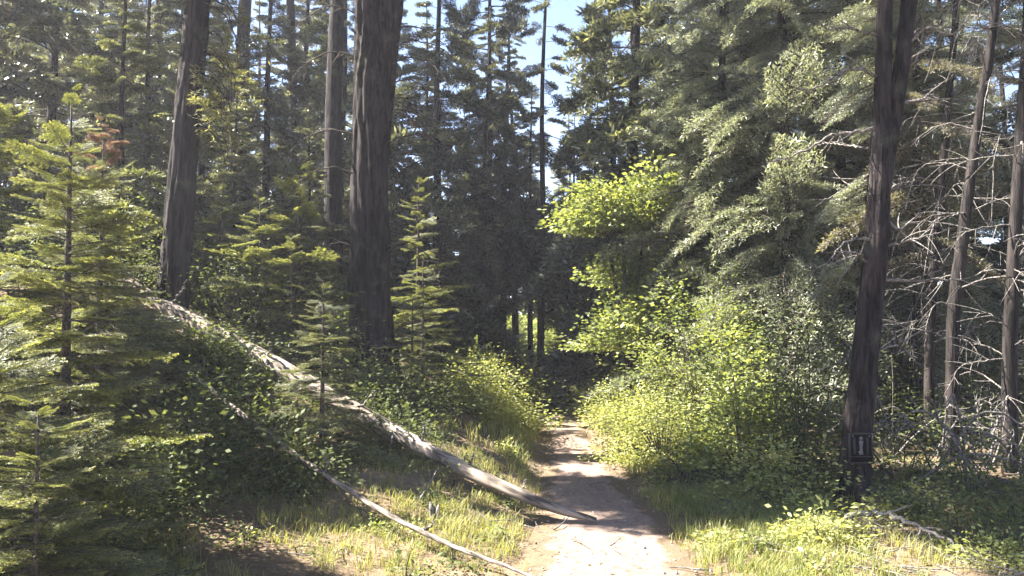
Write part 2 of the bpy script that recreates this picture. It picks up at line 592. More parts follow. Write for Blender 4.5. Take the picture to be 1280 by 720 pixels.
ty = np.arange(-2.5, 26, 0.06)
tu = np.linspace(-1, 1, 33)
U, Yt = np.meshgrid(tu, ty)
wv = trail_w(Yt) + 0.10 * np.where(U < 0, nz(Yt, Yt * 0, 2.1), nz(Yt, Yt * 0, 1.7, 3.0)) + 0.05 * nz(Yt, U * 0, 7.0, 1.0)
Xt = trail_x(Yt) + U * wv
Zt = zg(Xt, Yt) + 0.004 + 0.018 * nz(Xt, Yt, 4.0, 8.0) * (1 - U ** 2) + 0.010 * nz(Xt, Yt, 11.0, 4.0) - 0.02 * np.abs(U) ** 6
n1 = len(tu)
ii = (np.arange(len(ty) - 1)[:, None] * n1 + np.arange(n1 - 1)[None, :])
tf = np.stack([ii, ii + 1, ii + n1 + 1, ii + n1], -1).reshape(-1, 4)
tr = link('trail', mesh_np('trail', np.stack([Xt, Yt, Zt], -1).reshape(-1, 3), tf, np.abs(U).ravel() ** 1.5, M_TRAIL, True))
tr['kind'] = 'structure'

# ------------------------------------------------------------------ shared boughs
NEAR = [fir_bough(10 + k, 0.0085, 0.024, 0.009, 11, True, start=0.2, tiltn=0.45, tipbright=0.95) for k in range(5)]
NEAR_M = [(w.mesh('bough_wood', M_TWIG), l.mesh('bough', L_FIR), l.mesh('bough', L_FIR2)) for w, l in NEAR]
MID = [tuple(g.arrays() for g in fir_bough(30 + k, 0.036, 0.10, 0.030, 8, True, 0.20, 0.08, 0.42, tiltn=0.6, start=0.35, tipbright=0.9)) for k in range(5)]
FINE = [tuple(g.arrays() for g in fir_bough(40 + k, 0.019, 0.046, 0.012, 10, True, 0.35, 0.05, 0.36, 0.9, 0.9, 0.12)) for k in range(5)]
DROOP = [tuple(g.arrays() for g in fir_bough(50 + k, 0.036, 0.10, 0.030, 8, True, 0.55, 0.12, 0.36, tiltn=0.6, start=0.35, tipbright=0.9)) for k in range(4)]


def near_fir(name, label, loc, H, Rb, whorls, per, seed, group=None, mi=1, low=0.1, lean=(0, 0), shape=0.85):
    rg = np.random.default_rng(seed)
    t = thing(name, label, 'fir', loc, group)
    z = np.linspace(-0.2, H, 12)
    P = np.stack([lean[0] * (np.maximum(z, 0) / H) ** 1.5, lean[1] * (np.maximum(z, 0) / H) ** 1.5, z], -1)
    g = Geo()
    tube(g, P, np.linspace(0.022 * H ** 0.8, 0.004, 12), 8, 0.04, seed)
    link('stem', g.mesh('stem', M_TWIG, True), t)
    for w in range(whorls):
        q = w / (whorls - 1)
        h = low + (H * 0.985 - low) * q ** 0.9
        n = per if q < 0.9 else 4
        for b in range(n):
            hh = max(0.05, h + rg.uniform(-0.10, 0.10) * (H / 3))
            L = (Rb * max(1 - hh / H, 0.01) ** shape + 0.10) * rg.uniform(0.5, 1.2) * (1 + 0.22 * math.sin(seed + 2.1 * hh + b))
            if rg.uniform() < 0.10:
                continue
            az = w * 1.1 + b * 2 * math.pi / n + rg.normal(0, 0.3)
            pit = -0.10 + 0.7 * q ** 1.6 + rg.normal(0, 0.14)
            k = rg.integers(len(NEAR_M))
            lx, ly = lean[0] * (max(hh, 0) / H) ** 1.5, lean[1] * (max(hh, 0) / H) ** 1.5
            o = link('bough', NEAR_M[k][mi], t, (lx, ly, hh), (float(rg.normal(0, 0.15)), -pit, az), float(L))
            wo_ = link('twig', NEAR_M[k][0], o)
    return t


def ground_at(px, d):
    x = (px - 640) / FPX * d
    return np.array((x, d, float(zg(x, d))))


# ------------------------------------------------------------------ the great trunks
def big_tree(name, label, cat, stems, seg, ridge, seed, mat, base, crown=None, crown_mat=None, smoothn=60, part='trunk'):
    """stems: list of (points, radii) in world space, made local to base"""
    t = thing(name, label, cat, base)
    for k, (pts, rad) in enumerate(stems):
        g = Geo()
        P, r = smooth_path(np.asarray(pts) - np.asarray(base), rad, smoothn)
        tube(g, P, r, seg, ridge, seed + k * 2.3)
        link(part if k == 0 else 'second_stem', g.mesh(part, mat, True), t)
    if crown is not None:
        w, l, loc = crown
        c = link('crown', l.mesh('crown', crown_mat), t, np.asarray(loc) - np.asarray(base))
        link('branches', w.mesh('branches', M_TWIG), c)['kind'] = 'stuff'
    return t


def add_branches(tree, base, specs, seed, mat=M_DEAD, name='dead_branch', tl=0.35):
    for k, (pts, r0, tw) in enumerate(specs):
        g = dead_branch(seed + k, np.asarray(pts) - np.asarray(base), r0, tw, tl)
        link(name, g.mesh(name, mat, True), tree)


# forked trunk beside the log (photo x 440-505)
d = 10.0
bD = at(466, 470, d)
bD[2] = zg(bD[0], d) - 0.1
forkD = at(463, 120, d)
crD = conifer_crown(401, 21.0, 14.0, 1.8, 50, MID, 0.4, -0.2, 0.2)
tD = big_tree('forked_conifer', 'massive dark forked conifer trunk standing just above the fallen log', 'tree',
              [([bD + (0, 0, -0.2), bD + (0.01, 0, 0.35), at(463, 420, d), at(462, 260, d), at(462, 120, d), at(459, 0, d), at(456, -200, d), at(456, -600, d), at(456, -1400, d)],
                [0.37, 0.29, 0.25, 0.225, 0.20, 0.155, 0.14, 0.11, 0.03]),
               ([at(472, 250, d) + (0, 0.05, 0), at(476, 140, d) + (0, 0.05, 0), at(490, 0, d), at(500, -150, d), at(506, -500, d), at(512, -1100, d)],
                [0.10, 0.135, 0.135, 0.12, 0.09, 0.03])],
              72, 0.13, 1.0, M_BARK, bD, (crD[0], crD[1], bD), L_FOREST, 150)
rg = np.random.default_rng(71)
sp = []
for k in range(16):
    py = rg.uniform(-60, 330)
    s = rg.choice([-1, 1], p=[0.3, 0.7])
    a = at(465 + s * 15, py, d)
    L = rg.uniform(0.4, 1.1)
    yy = rg.uniform(-0.5, 0.5)
    sp.append(([a, a + (s * L * 0.4, yy * 0.4, 0.08), a + (s * L * 0.8, yy * 0.8, -0.12), a + (s * L, yy, -0.45 * L)], 0.012, 7))
add_branches(tD, bD, sp, 600, M_TWIG, 'bare_branch', 0.3)

# leaning trunk at the log's upper end (photo x 205-262)
d = 9.0
bA = at(214, 392, d)
bA[2] = zg(bA[0], d) - 0.05
crA = conifer_crown(402, 21.0, 14.5, 1.6, 44, MID, 0.4, -0.2, 0.2)
tA = big_tree('leaning_conifer', 'dark slightly leaning trunk by the log hung with yellow-green lichen boughs', 'tree',
              [([bA + (-0.03, 0, -0.3), bA + (0, 0, 0.05), at(219, 330, d), at(228, 220, d), at(238, 110, d), at(248, 0, d), at(262, -150, d), at(285, -500, d), at(300, -1500, d)],
                [0.22, 0.175, 0.150, 0.145, 0.14, 0.13, 0.12, 0.10, 0.03])],
              56, 0.12, 4.0, M_BARK, bA, (crA[0], crA[1], bA), L_FOREST, 80)
crA2 = conifer_crown(412, 6.5, 4.5, 1.0, 80, MID, 0.1, -0.3, 0.0, 0.2)  # unseen lower boughs, added and shifted to cast the shadow band on the trail
c = link('shade_crown', crA2[1].mesh('shade_crown', L_FOREST), tA, (0, -0.72, 0))
link('branches', crA2[0].mesh('branches', M_TWIG), c)['kind'] = 'stuff'
LICH = [tuple(g.arrays() for g in fir_bough(80 + k, 0.045, 0.085, 0.02, 7, True, 0.9, 0.0, 0.2)) for k in range(3)]
rg = np.random.default_rng(5)
for k in range(20):
    py = rg.uniform(-10, 190)
    p = at(248 - py * 0.06 + 8, py, d) - bA
    w, l = LICH[k % 3]
    g = Geo()
    L = rg.uniform(0.45, 0.75)
    g.add(xform(l[0], (0, 0, 0), rg.normal(-0.15, 0.5), R(rg.uniform(-45, 5)), L), l[1], np.clip(l[2] + rg.uniform(0, 0.45), 0, 1))
    o = link('lichen_bough', g.mesh('lichen_bough', L_LICHEN), tA, p)
    o['kind'] = 'stuff'
    g = Geo()
    pts = [(0, 0, 0), (0.25 * L, rg.normal(0, 0.1), 0.0), (0.5 * L, rg.normal(0, 0.1), -0.35 * L), (0.6 * L, rg.normal(0, 0.1), -0.9 * L)]
    link('twig', dead_branch(900 + k, pts, 0.014, 5, 0.3).mesh('twig', M_TWIG), o)

# marked trunk on the right (photo x 1050-1140), forked at y 190
d = 6.9
bE = at(1066, 632, d)
bE[2] = zg(bE[0], d) - 0.05
tE = big_tree('marked_conifer', 'tall forked trunk beside the trail carrying a small square trail marker', 'tree',
              [([bE + (-0.02, 0, -0.25), bE + (0, 0, 0.12), at(1070, 560, d), at(1082, 440, d), at(1094, 320, d), at(1101, 200, d), at(1104, 100, d), at(1106, 0, d), at(1108, -150, d), at(1110, -700, d), at(1112, -1500, d)],
                [0.18, 0.138, 0.12, 0.100, 0.092, 0.086, 0.068, 0.062, 0.058, 0.05, 0.02]),
               ([at(1106, 250, d) + (0, 0.03, 0), at(1114, 185, d) + (0, 0.04, 0), at(1126, 90, d), at(1137, 0, d), at(1152, -150, d), at(1170, -700, d), at(1180, -1300, d)],
                [0.05, 0.062, 0.062, 0.060, 0.056, 0.05, 0.02])],
              56, 0.12, 7.0, M_BARK, bE, None, None, 90)
crE = conifer_crown(403, 16.0, 7.5, 1.8, 60, MID, 0.4, -0.2, 0.2)
c = link('crown', crE[1].mesh('crown', L_FOREST), tE, (0.3, 0, 0))
link('branches', crE[0].mesh('branches', M_TWIG), c)['kind'] = 'stuff'
# its dead limbs: (start px, py) -> offsets
rg = np.random.default_rng(17)
sp = []
for (px, py, tx, ty_, dz, r0) in [(1096, 95, 985, 105, 0.5, 0.018), (1092, 160, 950, 205, -0.3, 0.018), (1096, 45, 1010, 25, 0.4, 0.014),
                                  (1100, 215, 1010, 265, -0.5, 0.016), (1092, 300, 1000, 330, 0.2, 0.013), (1086, 185, 1020, 180, -0.6, 0.012),
                                  (1112, 122, 1185, 135, -0.3, 0.026), (1130, 60, 1215, 20, 0.3, 0.016), (1118, 95, 1160, 60, -0.5, 0.012),
                                  (1108, 275, 1180, 330, -0.5, 0.016), (1104, 310, 1190, 285, 0.3, 0.014), (1090, 400, 1155, 460, -0.4, 0.014),
                                  (1080, 420, 1030, 520, -0.3, 0.012), (1085, 330, 1035, 300, 0.5, 0.011), (1098, 350, 1230, 360, -0.3, 0.017),
                                  (1090, 440, 1180, 420, 0.2, 0.014), (1076, 470, 1130, 560, -0.35, 0.013), (1102, 250, 1145, 225, -0.4, 0.012)]:
    a = at(px, py, d)
    b = at(tx, ty_, d - dz * 1.2)
    m1 = a * 0.65 + b * 0.35 + (0, 0, rg.uniform(-0.02, 0.10))
    m2 = a * 0.3 + b * 0.7 + (0, 0, rg.uniform(-0.08, 0.08))
    sp.append(([a, m1, m2, b], r0, 6))
add_branches(tE, bE, sp, 640, M_DEAD, 'dead_branch', 0.4)

rg = np.random.default_rng(44)
for k in range(14):
    py = rg.uniform(-40, 330)
    a = at(1100 - max(0, py - 150) * 0.08, py, d) - bE
    w, l = FINE[k % 5]
    L = rg.uniform(0.35, 0.7)
    az = rg.uniform(1.3, 3.4)
    pt = rg.uniform(-0.5, 0.15)
    g = Geo()
    g.add(xform(w[0], (0, 0, 0), az, pt, L), w[1])
    o = link('branch', g.mesh('branch', M_TWIG), tE, a)
    g = Geo()
    g.add(xform(l[0], (0, 0, 0), az, pt, L, rg.normal(0, 0.3)), l[1], np.clip(l[2] * rg.uniform(0.5, 1.1), 0, 1))
    q = link('needles', g.mesh('needles', L_CEDAR), o)
    q['kind'] = 'stuff'

# trail marker nailed to the trunk: dark square plate, raised rim, pale figure between two bars
pm = at(1069, 556, d)
mk = thing('trail_marker', 'small dark square trail marker with pale upright marks nailed to trunk', 'sign', (pm[0] - 0.02, d - 0.16, pm[2]))


def flat_mat(name, col, rough=0.6):
    m, t, out = new_mat(name)
    n = noise(t, coords(t), 40, 4)
    c_ = mixc(t, n, tuple(q * 0.75 for q in col), tuple(q * 1.2 for q in col))
    p = N(t, 'ShaderNodeBsdfPrincipled', Roughness=rough)
    p.inputs['Specular IOR Level'].default_value = 0.1
    t.links.new(c_, p.inputs['Base Color'])
    t.links.new(p.outputs[0], out.inputs[0])
    return m


M_PLATE, M_RIM, M_MARK = flat_mat('marker_plate', (0.007, 0.006, 0.007)), flat_mat('marker_rim', (0.04, 0.037, 0.036)), flat_mat('marker_paint', (0.13, 0.125, 0.12))


def box_geo(g, x0, x1, y0, y1, z0, z1, bev=0.0):
    v = [(x, y, z) for x in (x0, x1) for y in (y0, y1) for z in (z0, z1)]
    f = [(0, 1, 3, 2), (4, 6, 7, 5), (0, 4, 5, 1), (2, 3, 7, 6), (0, 2, 6, 4), (1, 5, 7, 3)]
    g.add(v, f)
    return g


g = box_geo(Geo(), -0.095, 0.095, 0, 0.012, -0.125, 0.115)
link('plate', g.mesh('plate', M_PLATE), mk)
g = Geo()
for q in ((-0.102, -0.088, -0.132, 0.122), (0.088, 0.102, -0.132, 0.122), (-0.0875, 0.0875, 0.110, 0.122), (-0.0875, 0.0875, -0.132, -0.120), (-0.0875, 0.0875, -0.078, -0.070)):
    box_geo(g, q[0], q[1], -0.008, 0.0145, q[2], q[3])
link('rim', g.mesh('rim', M_RIM), mk)
for x, w in ((-0.055, 0.010), (0.055, 0.010)):
    link('side_bar', box_geo(Geo(), x - w, x + w, -0.004, -0.0005, -0.055, 0.085).mesh('side_bar', M_RIM), mk)
g = Geo()
zz = np.linspace(-0.058, 0.06, 12)
tube(g, np.stack([0 * zz, 0 * zz - 0.003, zz], -1), 0.010 + 0.008 * np.abs(np.sin(zz * 26)), 8)
zz = np.linspace(0.062, 0.094, 6)
tube(g, np.stack([0 * zz, 0 * zz - 0.003, zz], -1), np.array([0.003, 0.012, 0.016, 0.016, 0.012, 0.003]), 8)
v, f, t_ = g.arrays()
v[:, 1] = -0.003 + (v[:, 1] + 0.003) * 0.2
link('pale_figure', mesh_np('pale_figure', v, f, t_, M_MARK, True), mk)
for x in (-0.07, 0.07):
    zz = np.linspace(-0.012, 0.03, 4)
    g = Geo()
    tube(g, np.stack([0 * zz + x, zz, 0 * zz + 0.098], -1), np.array([0.007, 0.006, 0.003, 0.003]), 8)
    link('nail', g.mesh('nail', M_MARK), mk)

# ------------------------------------------------------------------ fallen wood
g = Geo()
path = [at(745, 650, 6.45), at(690, 634, 6.6), at(600, 596, 7.0), at(520, 556, 7.45), at(430, 507, 7.85), at(345, 459, 8.25), at(255, 412, 8.65), at(165, 364, 9.1), at(110, 335, 9.4)]
P, r = smooth_path(path, [0.020, 0.040, 0.062, 0.078, 0.092, 0.103, 0.112, 0.12, 0.125], 110)
lb = P[0].copy()
qz = Vector(P[-1] - P[0]).to_track_quat('Z', 'Y')
QL = np.array(qz.to_matrix())
lg = thing('fallen_log', 'long weathered grey log lying down the bank with its tip on the trail', 'log', lb)
lg.rotation_euler = qz.to_euler()
tube(g, (P - lb) @ QL, r, 24, 0.035, 3.0)
link('trunk', g.mesh('trunk', M_LOG, True), lg)
rg = np.random.default_rng(8)
for k, (i, dx, dy, dz, r0) in enumerate([(30, 0.05, -0.1, 0.16, 0.014), (40, 0.03, -0.08, 0.22, 0.016), (52, 0.2, -0.2, 0.22, 0.018), (62, -0.1, -0.25, -0.1, 0.016), (70, 0.1, -0.25, 0.2, 0.018), (76, -0.1, -0.1, 0.25, 0.02),
                                         (83, -0.15, -0.35, -0.15, 0.022), (88, 0.25, -0.2, 0.3, 0.02), (20, 0.05, 0.05, 0.10, 0.01), (46, 0.05, -0.2, -0.08, 0.014)]):
    a = P[i] - lb
    b = a + np.array((dx, dy, dz)) * 1.1
    link('branch_stub', dead_branch(40 + k, np.array([a, (a + b) / 2 + (0.02, 0, 0.02), b]) @ QL, r0, 1, 0.1, 0.006).mesh('branch_stub', M_DEAD, True), lg)

g = Geo()
path = [at(222, 456, 7.7), at(262, 486, 7.45), at(330, 540, 7.0), at(400, 589, 6.5), at(480, 640, 5.9), at(560, 680, 5.45), at(620, 703, 5.2), at(672, 724, 5.0)]
P, r = smooth_path(path, [0.028, 0.027, 0.026, 0.024, 0.021, 0.017, 0.012, 0.007], 70)
lb = P[-1].copy()
qz = Vector(P[-1] - P[0]).to_track_quat('Z', 'Y')
QL = np.array(qz.to_matrix())
lp = thing('fallen_pole', 'thin pale dead sapling pole slanting across the grass below the log', 'fallen branch', lb)
P = P + np.random.default_rng(2).normal(0, 0.0015, P.shape)
lp.rotation_euler = qz.to_euler()
tube(g, (P - lb) @ QL, r, 10, 0.06, 5.0)
link('stem', g.mesh('stem', M_POLE, True), lp)
for k, (i, o_) in enumerate([(6, (0.12, -0.1, 0.2)), (9, (0.25, -0.15, 0.18)), (14, (-0.1, -0.15, -0.25)), (20, (0.15, -0.1, 0.12)), (30, (0.05, -0.1, 0.16)), (45, (0.1, -0.08, 0.1))]):
    a = P[i] - lb
    b = a + np.array(o_)
    link('side_twig', dead_branch(70 + k, np.array([a, (a + b) / 2 + (0.03, 0, 0), b]) @ QL, 0.014, 2, 0.15).mesh('side_twig', M_DEAD, True), lp)

# short stick and split stub in the grass below the log
def loose_stick(name, label, pts, r0, tw, seed, mat=M_DEAD, cat='stick', group=None, tl=0.2):
    pts = np.asarray(pts)
    b = pts[0].copy()
    o = thing(name, label, cat, b, group)
    link('limb', dead_branch(seed, pts - b, r0, tw, tl, 0.004).mesh('limb', mat, True), o)
    return o


loose_stick('leaning_stick', 'thin upright dead stick propped against the underside of the log', [at(526, 624, 6.5), at(536, 605, 6.7), at(549, 583, 6.95)], 0.011, 1, 1)
st = at(541, 650, 6.2)
st[2] = zg(st[0], st[1]) - 0.03
o = thing('split_stub', 'short pale splintered wood stub standing in grass below the log', 'wood stub', st)
g = Geo()
tube(g, np.array([(0, 0, 0), (0.005, 0, 0.06), (-0.01, 0, 0.12), (-0.02, 0, 0.17)]), np.array([0.03, 0.028, 0.025, 0.006]), 7, 0.3, 3)
link('wood', g.mesh('wood', M_DEAD), o)
g = Geo()
tube(g, np.array([(0.03, -0.01, 0.0), (0.035, -0.01, 0.1), (0.045, -0.01, 0.15)]), np.array([0.02, 0.018, 0.005]), 6, 0.2, 3)
link('splinter', g.mesh('splinter', M_LOG), o)

loose_stick('arching_branch', 'long bare branch arching low over the undergrowth below the marked trunk',
            [at(1058, 648, 5.9), at(1085, 640, 5.75), at(1125, 648, 5.5), at(1175, 670, 5.2), at(1215, 696, 5.0), at(1260, 728, 4.8)], 0.024, 5, 31, M_DEAD, 'fallen branch')
rg = np.random.default_rng(23)
for k in range(30):
    px, dd = rg.uniform(1100, 1290), rg.uniform(6.7, 9.0)
    a = ground_at(px, dd) + (0, 0, rg.uniform(0.02, 0.3))
    L = rg.uniform(0.5, 1.2)
    an = rg.uniform(-0.5, 3.6)
    b = a + np.array((math.cos(an) * L, rg.uniform(-0.3, 0.3), abs(math.sin(an)) * L * 0.5))
    m = (a + b) / 2 + (0, 0, rg.uniform(0.05, 0.3))
    a[2] = zg(a[0], a[1]) - 0.02
    loose_stick('dead_limb', 'bleached crooked dead limb in the tangle around the marked trunk', [a, m, b, b + (rg.uniform(-0.2, 0.25), 0, -rg.uniform(0.05, 0.3))], rg.uniform(0.008, 0.016), 6, 50 + k, M_DEAD, 'dead branch', 'dead limbs tangled by the marked trunk', 0.3)

# ------------------------------------------------------------------ thin trunks on the right with hanging dead limbs
def thin_tree(label, pts, rad, seed, nbr, side_len, mat=M_BARK_R, group=None, foliage=None, fmat=None, brmat=M_DEAD):
    base = np.array(pts[0])
    base[2] = zg(base[0], base[1])
    pts = [base + (0, 0, -0.2)] + list(pts[1:])
    t = big_tree('thin_conifer', label, 'tree', [(pts, rad)], 16, 0.06, seed, mat, base, None, None, 50)
    if group:
        t['group'] = group
    rg = np.random.default_rng(seed)
    P, r = smooth_path(np.asarray(pts), rad, 60)
    sp = []
    for k in range(nbr):
        i = rg.integers(6, 50)
        a = P[i]
        an = rg.uniform(0, 6.28)
        L = side_len * rg.uniform(0.5, 1.2)
        dr = np.array((math.cos(an), math.sin(an), 0))
        up = rg.uniform(-0.1, 0.25)
        sp.append(([a, a + dr * L * 0.4 + (0, 0, up * L), a + dr * L * 0.75 + (0, 0, (up - 0.1) * L), a + dr * L + (0, 0, (up - rg.uniform(0.2, 0.9)) * L)], rg.uniform(0.005, 0.011), 11))
    add_branches(t, base, sp, seed * 7, brmat, 'dead_branch', 0.35)
    if foliage:
        H, h0, Rm, nb, gap = foliage
        w, l = conifer_crown(seed, H, h0, Rm, nb, FINE, 0.3, -0.35, gap)
        c = link('crown', l.mesh('crown', fmat), t)
        link('branches', w.mesh('branches', M_TWIG), c)['kind'] = 'stuff'
    return t


d = 8.5
thin_tree('slender trunk leaning right beyond the marked trunk with curling dead limbs', [at(1188, 560, d), at(1192, 400, d), at(1203, 300, d), at(1222, 160, d), at(1238, 60, d), at(1250, -60, d), at(1275, -400, d), at(1290, -900, d)],
          [0.07, 0.065, 0.06, 0.05, 0.046, 0.042, 0.035, 0.02], 21, 36, 1.0, foliage=(11, 6.5, 1.2, 40, 0.2), fmat=L_DRY)
d = 9.6
thin_tree('narrow dry conifer with brownish needles between the marked trunk and slender trunk', [at(1160, 540, d), at(1163, 400, d), at(1172, 280, d), at(1186, 120, d), at(1196, 0, d), at(1205, -200, d), at(1215, -600, d)],
          [0.062, 0.056, 0.05, 0.042, 0.038, 0.035, 0.015], 22, 30, 0.9, foliage=(9.5, 2.2, 1.3, 46, 0.25), fmat=L_DRY)
d = 8.0
thin_tree('dark trunk with drooping bare limbs at the open slope edge', [at(1262, 600, d), at(1262, 450, d), at(1266, 340, d), at(1274, 200, d), at(1283, 60, d), at(1294, -200, d), at(1300, -700, d)],
          [0.08, 0.068, 0.06, 0.055, 0.05, 0.045, 0.02], 23, 34, 1.0, foliage=(10, 6.0, 1.2, 34, 0.3), fmat=L_CEDAR)
d = 10.5
thin_tree('small bare snag among the tangle behind the marked trunk', [at(1140, 520, d), at(1145, 400, d), at(1150, 330, d), at(1152, 260, d)],
          [0.06, 0.05, 0.035, 0.01], 24, 22, 0.8)

# ------------------------------------------------------------------ near firs on the left
near_fir('young_fir', 'bright yellow-green young fir with flat layered boughs at the left trailside', at(78, 640, 5.0) * (1, 1, 0) + (0, 0, zg(at(78, 640, 5.0)[0], 5.0)), 2.93, 0.82, 21, 9, 3)
near_fir('fir_sapling', 'low broad fir sapling with dense sprays in front of the young fir', (-2.55, 3.95, float(zg(-2.55, 3.95))), 1.72, 0.85, 13, 9, 4)
near_fir('slender_fir', 'duller green fir with a rusty dead top behind the young fir', (-3.4, 6.6, float(zg(-3.4, 6.6))), 2.6, 0.72, 17, 8, 5, mi=2)
near_fir('bank_fir', 'small fir with pale sprays growing just behind the upper log', at(322, 500, 9.5) * (1, 1, 0) + (0, 0, zg(at(322, 500, 9.5)[0], 9.5)), 1.55, 0.75, 10, 8, 6)
near_fir('log_fir', 'small fir growing in front of the log near the forked trunk', at(402, 600, 7.3) * (1, 1, 0) + (0, 0, zg(at(402, 600, 7.3)[0], 7.3) - 0.05), 1.55, 0.48, 13, 8, 7, mi=2)
near_fir('fork_fir', 'loose pale fir standing just right of the forked trunk', at(528, 500, 10.4) * (1, 1, 0) + (0, 0, zg(at(528, 500, 10.4)[0], 10.4)), 1.75, 0.6, 11, 6, 8)
near_fir('shade_fir', 'shaded fir between the leaning trunk and the forked trunk', at(372, 480, 9.9) * (1, 1, 0) + (0, 0, zg(at(372, 480, 9.9)[0], 9.9)), 2.4, 0.9, 13, 7, 9)
near_fir('hollow_fir', 'dark drooping fir in the shaded hollow behind the log', at(515, 500, 9.8) * (1, 1, 0) + (0, 0, zg(at(515, 500, 9.8)[0], 9.8)), 1.2, 0.55, 9, 6, 12, mi=2)

near_fir('edge_fir', 'ragged pale fir crowding behind the young fir on its left', (-4.75, 7.1, float(zg(-4.75, 7.1))), 2.9, 1.2, 18, 8, 31)
near_fir('edge_fir', 'grey-green fir filling the gap between young fir and leaning trunk', (-4.3, 8.0, float(zg(-4.3, 8.0))), 2.0, 0.8, 12, 7, 32, mi=2)
near_fir('edge_fir', 'low spreading fir at the foot of the young fir beside the grass', (-2.5, 4.6, float(zg(-2.5, 4.6))), 0.9, 0.4, 7, 7, 33, mi=2)

near_fir('bank_fir', 'little pale fir between the upper log and the forked trunk', at(362, 480, 9.2) * (1, 1, 0) + (0, 0, zg(at(362, 480, 9.2)[0], 9.2)), 1.3, 0.55, 9, 7, 34)
near_fir('bank_fir', 'pale fir at the right foot of the leaning trunk', at(275, 480, 9.9) * (1, 1, 0) + (0, 0, zg(at(275, 480, 9.9)[0], 9.9)), 1.5, 0.6, 10, 7, 35)
near_fir('fork_fir', 'taller ragged fir behind the loose pale fir', at(522, 470, 13.6) * (1, 1, 0) + (0, 0, zg(at(522, 470, 13.6)[0], 13.6)), 3.2, 0.9, 14, 6, 36)

near_fir('fir_sapling', 'tiny bright fir sapling at the front edge of the firs beside the grass', (-2.12, 3.6, float(zg(-2.12, 3.6))), 1.1, 0.55, 9, 8, 37)

# rusty dead top on the slender fir
p = np.array((-3.15, 6.6, float(zg(-3.15, 6.6))))
o = [q for q in C.objects if q.name == 'slender_fir'][0]
g = Geo()
rg = np.random.default_rng(3)
for k in range(16):
    w, l = MID[k % 5]
    g.add(xform(l[0], (0, 0, 2.35 + 0.45 * k / 16), k * 2.4, rg.normal(0.4, 0.3), (0.26 - 0.010 * k) * rg.uniform(0.7, 1.2)), l[1], l[2] + rg.uniform(0, 0.4))
link('rusty_top', g.mesh('rusty_top', L_RED), o)

# ------------------------------------------------------------------ forest conifers: a few kinds, copied
def make_kind(name, seed, H, h0, Rm, nb, boughs, mat, lean=0.0, gap=0.05, rad=0.16, bark=M_BARK, power=0.8, pl=-0.25, pvar=0.12, spray=1.0):
    rg = np.random.default_rng(seed)
    w, l = conifer_crown(seed, H, h0, Rm, nb, boughs, 0.5, pl, gap, power, lean, spray, pvar)
    P = stem_path(rg, H, lean, 0.03)
    g = Geo()
    tube(g, P, np.linspace(rad, 0.02, len(P)), 12, 0.06, seed)
    return g.mesh('trunk', bark, True), l.mesh('crown', mat), w.mesh('branches', M_TWIG)


K = {
    'dense': make_kind('dense', 101, 13, 0.6, 2.3, 130, MID, L_FOREST),
    'droop': make_kind('droop', 102, 15, 1.2, 2.4, 130, DROOP, L_FOREST, 0.2),
    'bare': make_kind('bare', 103, 15, 4.5, 2.0, 95, DROOP, L_FOREST, -0.3, 0.1),
    'cedar': make_kind('cedar', 104, 12, 0.4, 1.75, 300, FINE, L_CEDAR, 0.1, 0.05, 0.11, M_BARK_R, 0.6, -0.35, 0.5, 0.8),
    'cedar2': make_kind('cedar2', 105, 13, 0.8, 1.6, 280, FINE, L_CEDAR, -0.2, 0.08, 0.11, M_BARK_R, 0.6, -0.35, 0.5, 0.8),
    'pole': make_kind('pole', 108, 17, 9.5, 1.7, 70, DROOP, L_FOREST, -0.3, 0.15, 0.17),
    'sparse': make_kind('sparse', 106, 14, 2.5, 1.5, 80, DROOP, L_FOREST, 0.35, 0.15, 0.11),
    'grey': make_kind('grey', 107, 12, 0.5, 1.9, 120, MID, L_FIR2, 0.1, 0.1, 0.12),
}


def forest_tree(kind, x, y, scale, rz, label, group, name='forest_conifer', sz=None):
    tr_, cr_, br_ = K[kind]
    o = thing(name, label, 'tree', (x, y, float(zg(x, y)) - 0.05), group, rz, scale)
    if sz:
        o.scale = (scale, scale, sz)
    link('trunk', tr_, o)
    c = link('crown', cr_, o)
    link('branches', br_, c)['kind'] = 'stuff'
    return o


def put(kind, px, d, scale, label, group=None, rz=None, name='forest_conifer', sz=None):
    x = (px - 640) / FPX * d
    return forest_tree(kind, x, d, scale, (px * 0.37 + d) % 6.28 if rz is None else rz, label, group, name, sz)


G1 = {'pole': 'tall conifer with a long bare stem in the left bank woods', 'dense': 'full bushy conifer in the left bank woods',
      'droop': 'conifer with drooping boughs in the left bank woods', 'grey': 'grey-green conifer with short boughs in the left bank woods'}
for kind, px, d, s in [ ('dense', 60, 13.0, 0.62), ('droop', 330, 15.5, 0.58), ('dense', 180, 15.0, 0.55), ('pole', 300, 17, 1.1), ('dense', -40, 11, 0.55),
                       ('grey', 250, 18, 0.8), ('dense', 120, 19, 0.75), ('droop', 425, 19.5, 0.72), ('dense', 380, 24, 0.95), ('droop', 220, 25, 0.95), ('dense', 40, 25, 1.0),
                       ('dense', 490, 22, 0.8), ('droop', 140, 31, 1.2), ('dense', 320, 34, 1.0), ('dense', 450, 29, 0.7), ('pole', 20, 17, 1.0), ('droop', -80, 21, 0.9), ('dense', 230, 40, 1.6), ('dense', 60, 40, 1.6), ('dense', 400, 42, 1.6),
                       ('pole', 190, 20, 1.0), ('pole', 365, 22, 1.1)]:
    put(kind, px, d, s, G1[kind], {'pole': 'bare-stemmed trees of the left woods', 'dense': 'bushy trees of the left woods', 'droop': 'drooping trees of the left woods'}.get(kind))
put('pole', 415, 13.0, 1.0, 'dark bare-stemmed trunk rising close behind the forked trunk')
put('grey', 150, 10.2, 0.42, 'half-grown grey-green fir between the leaning trunk and left woods')
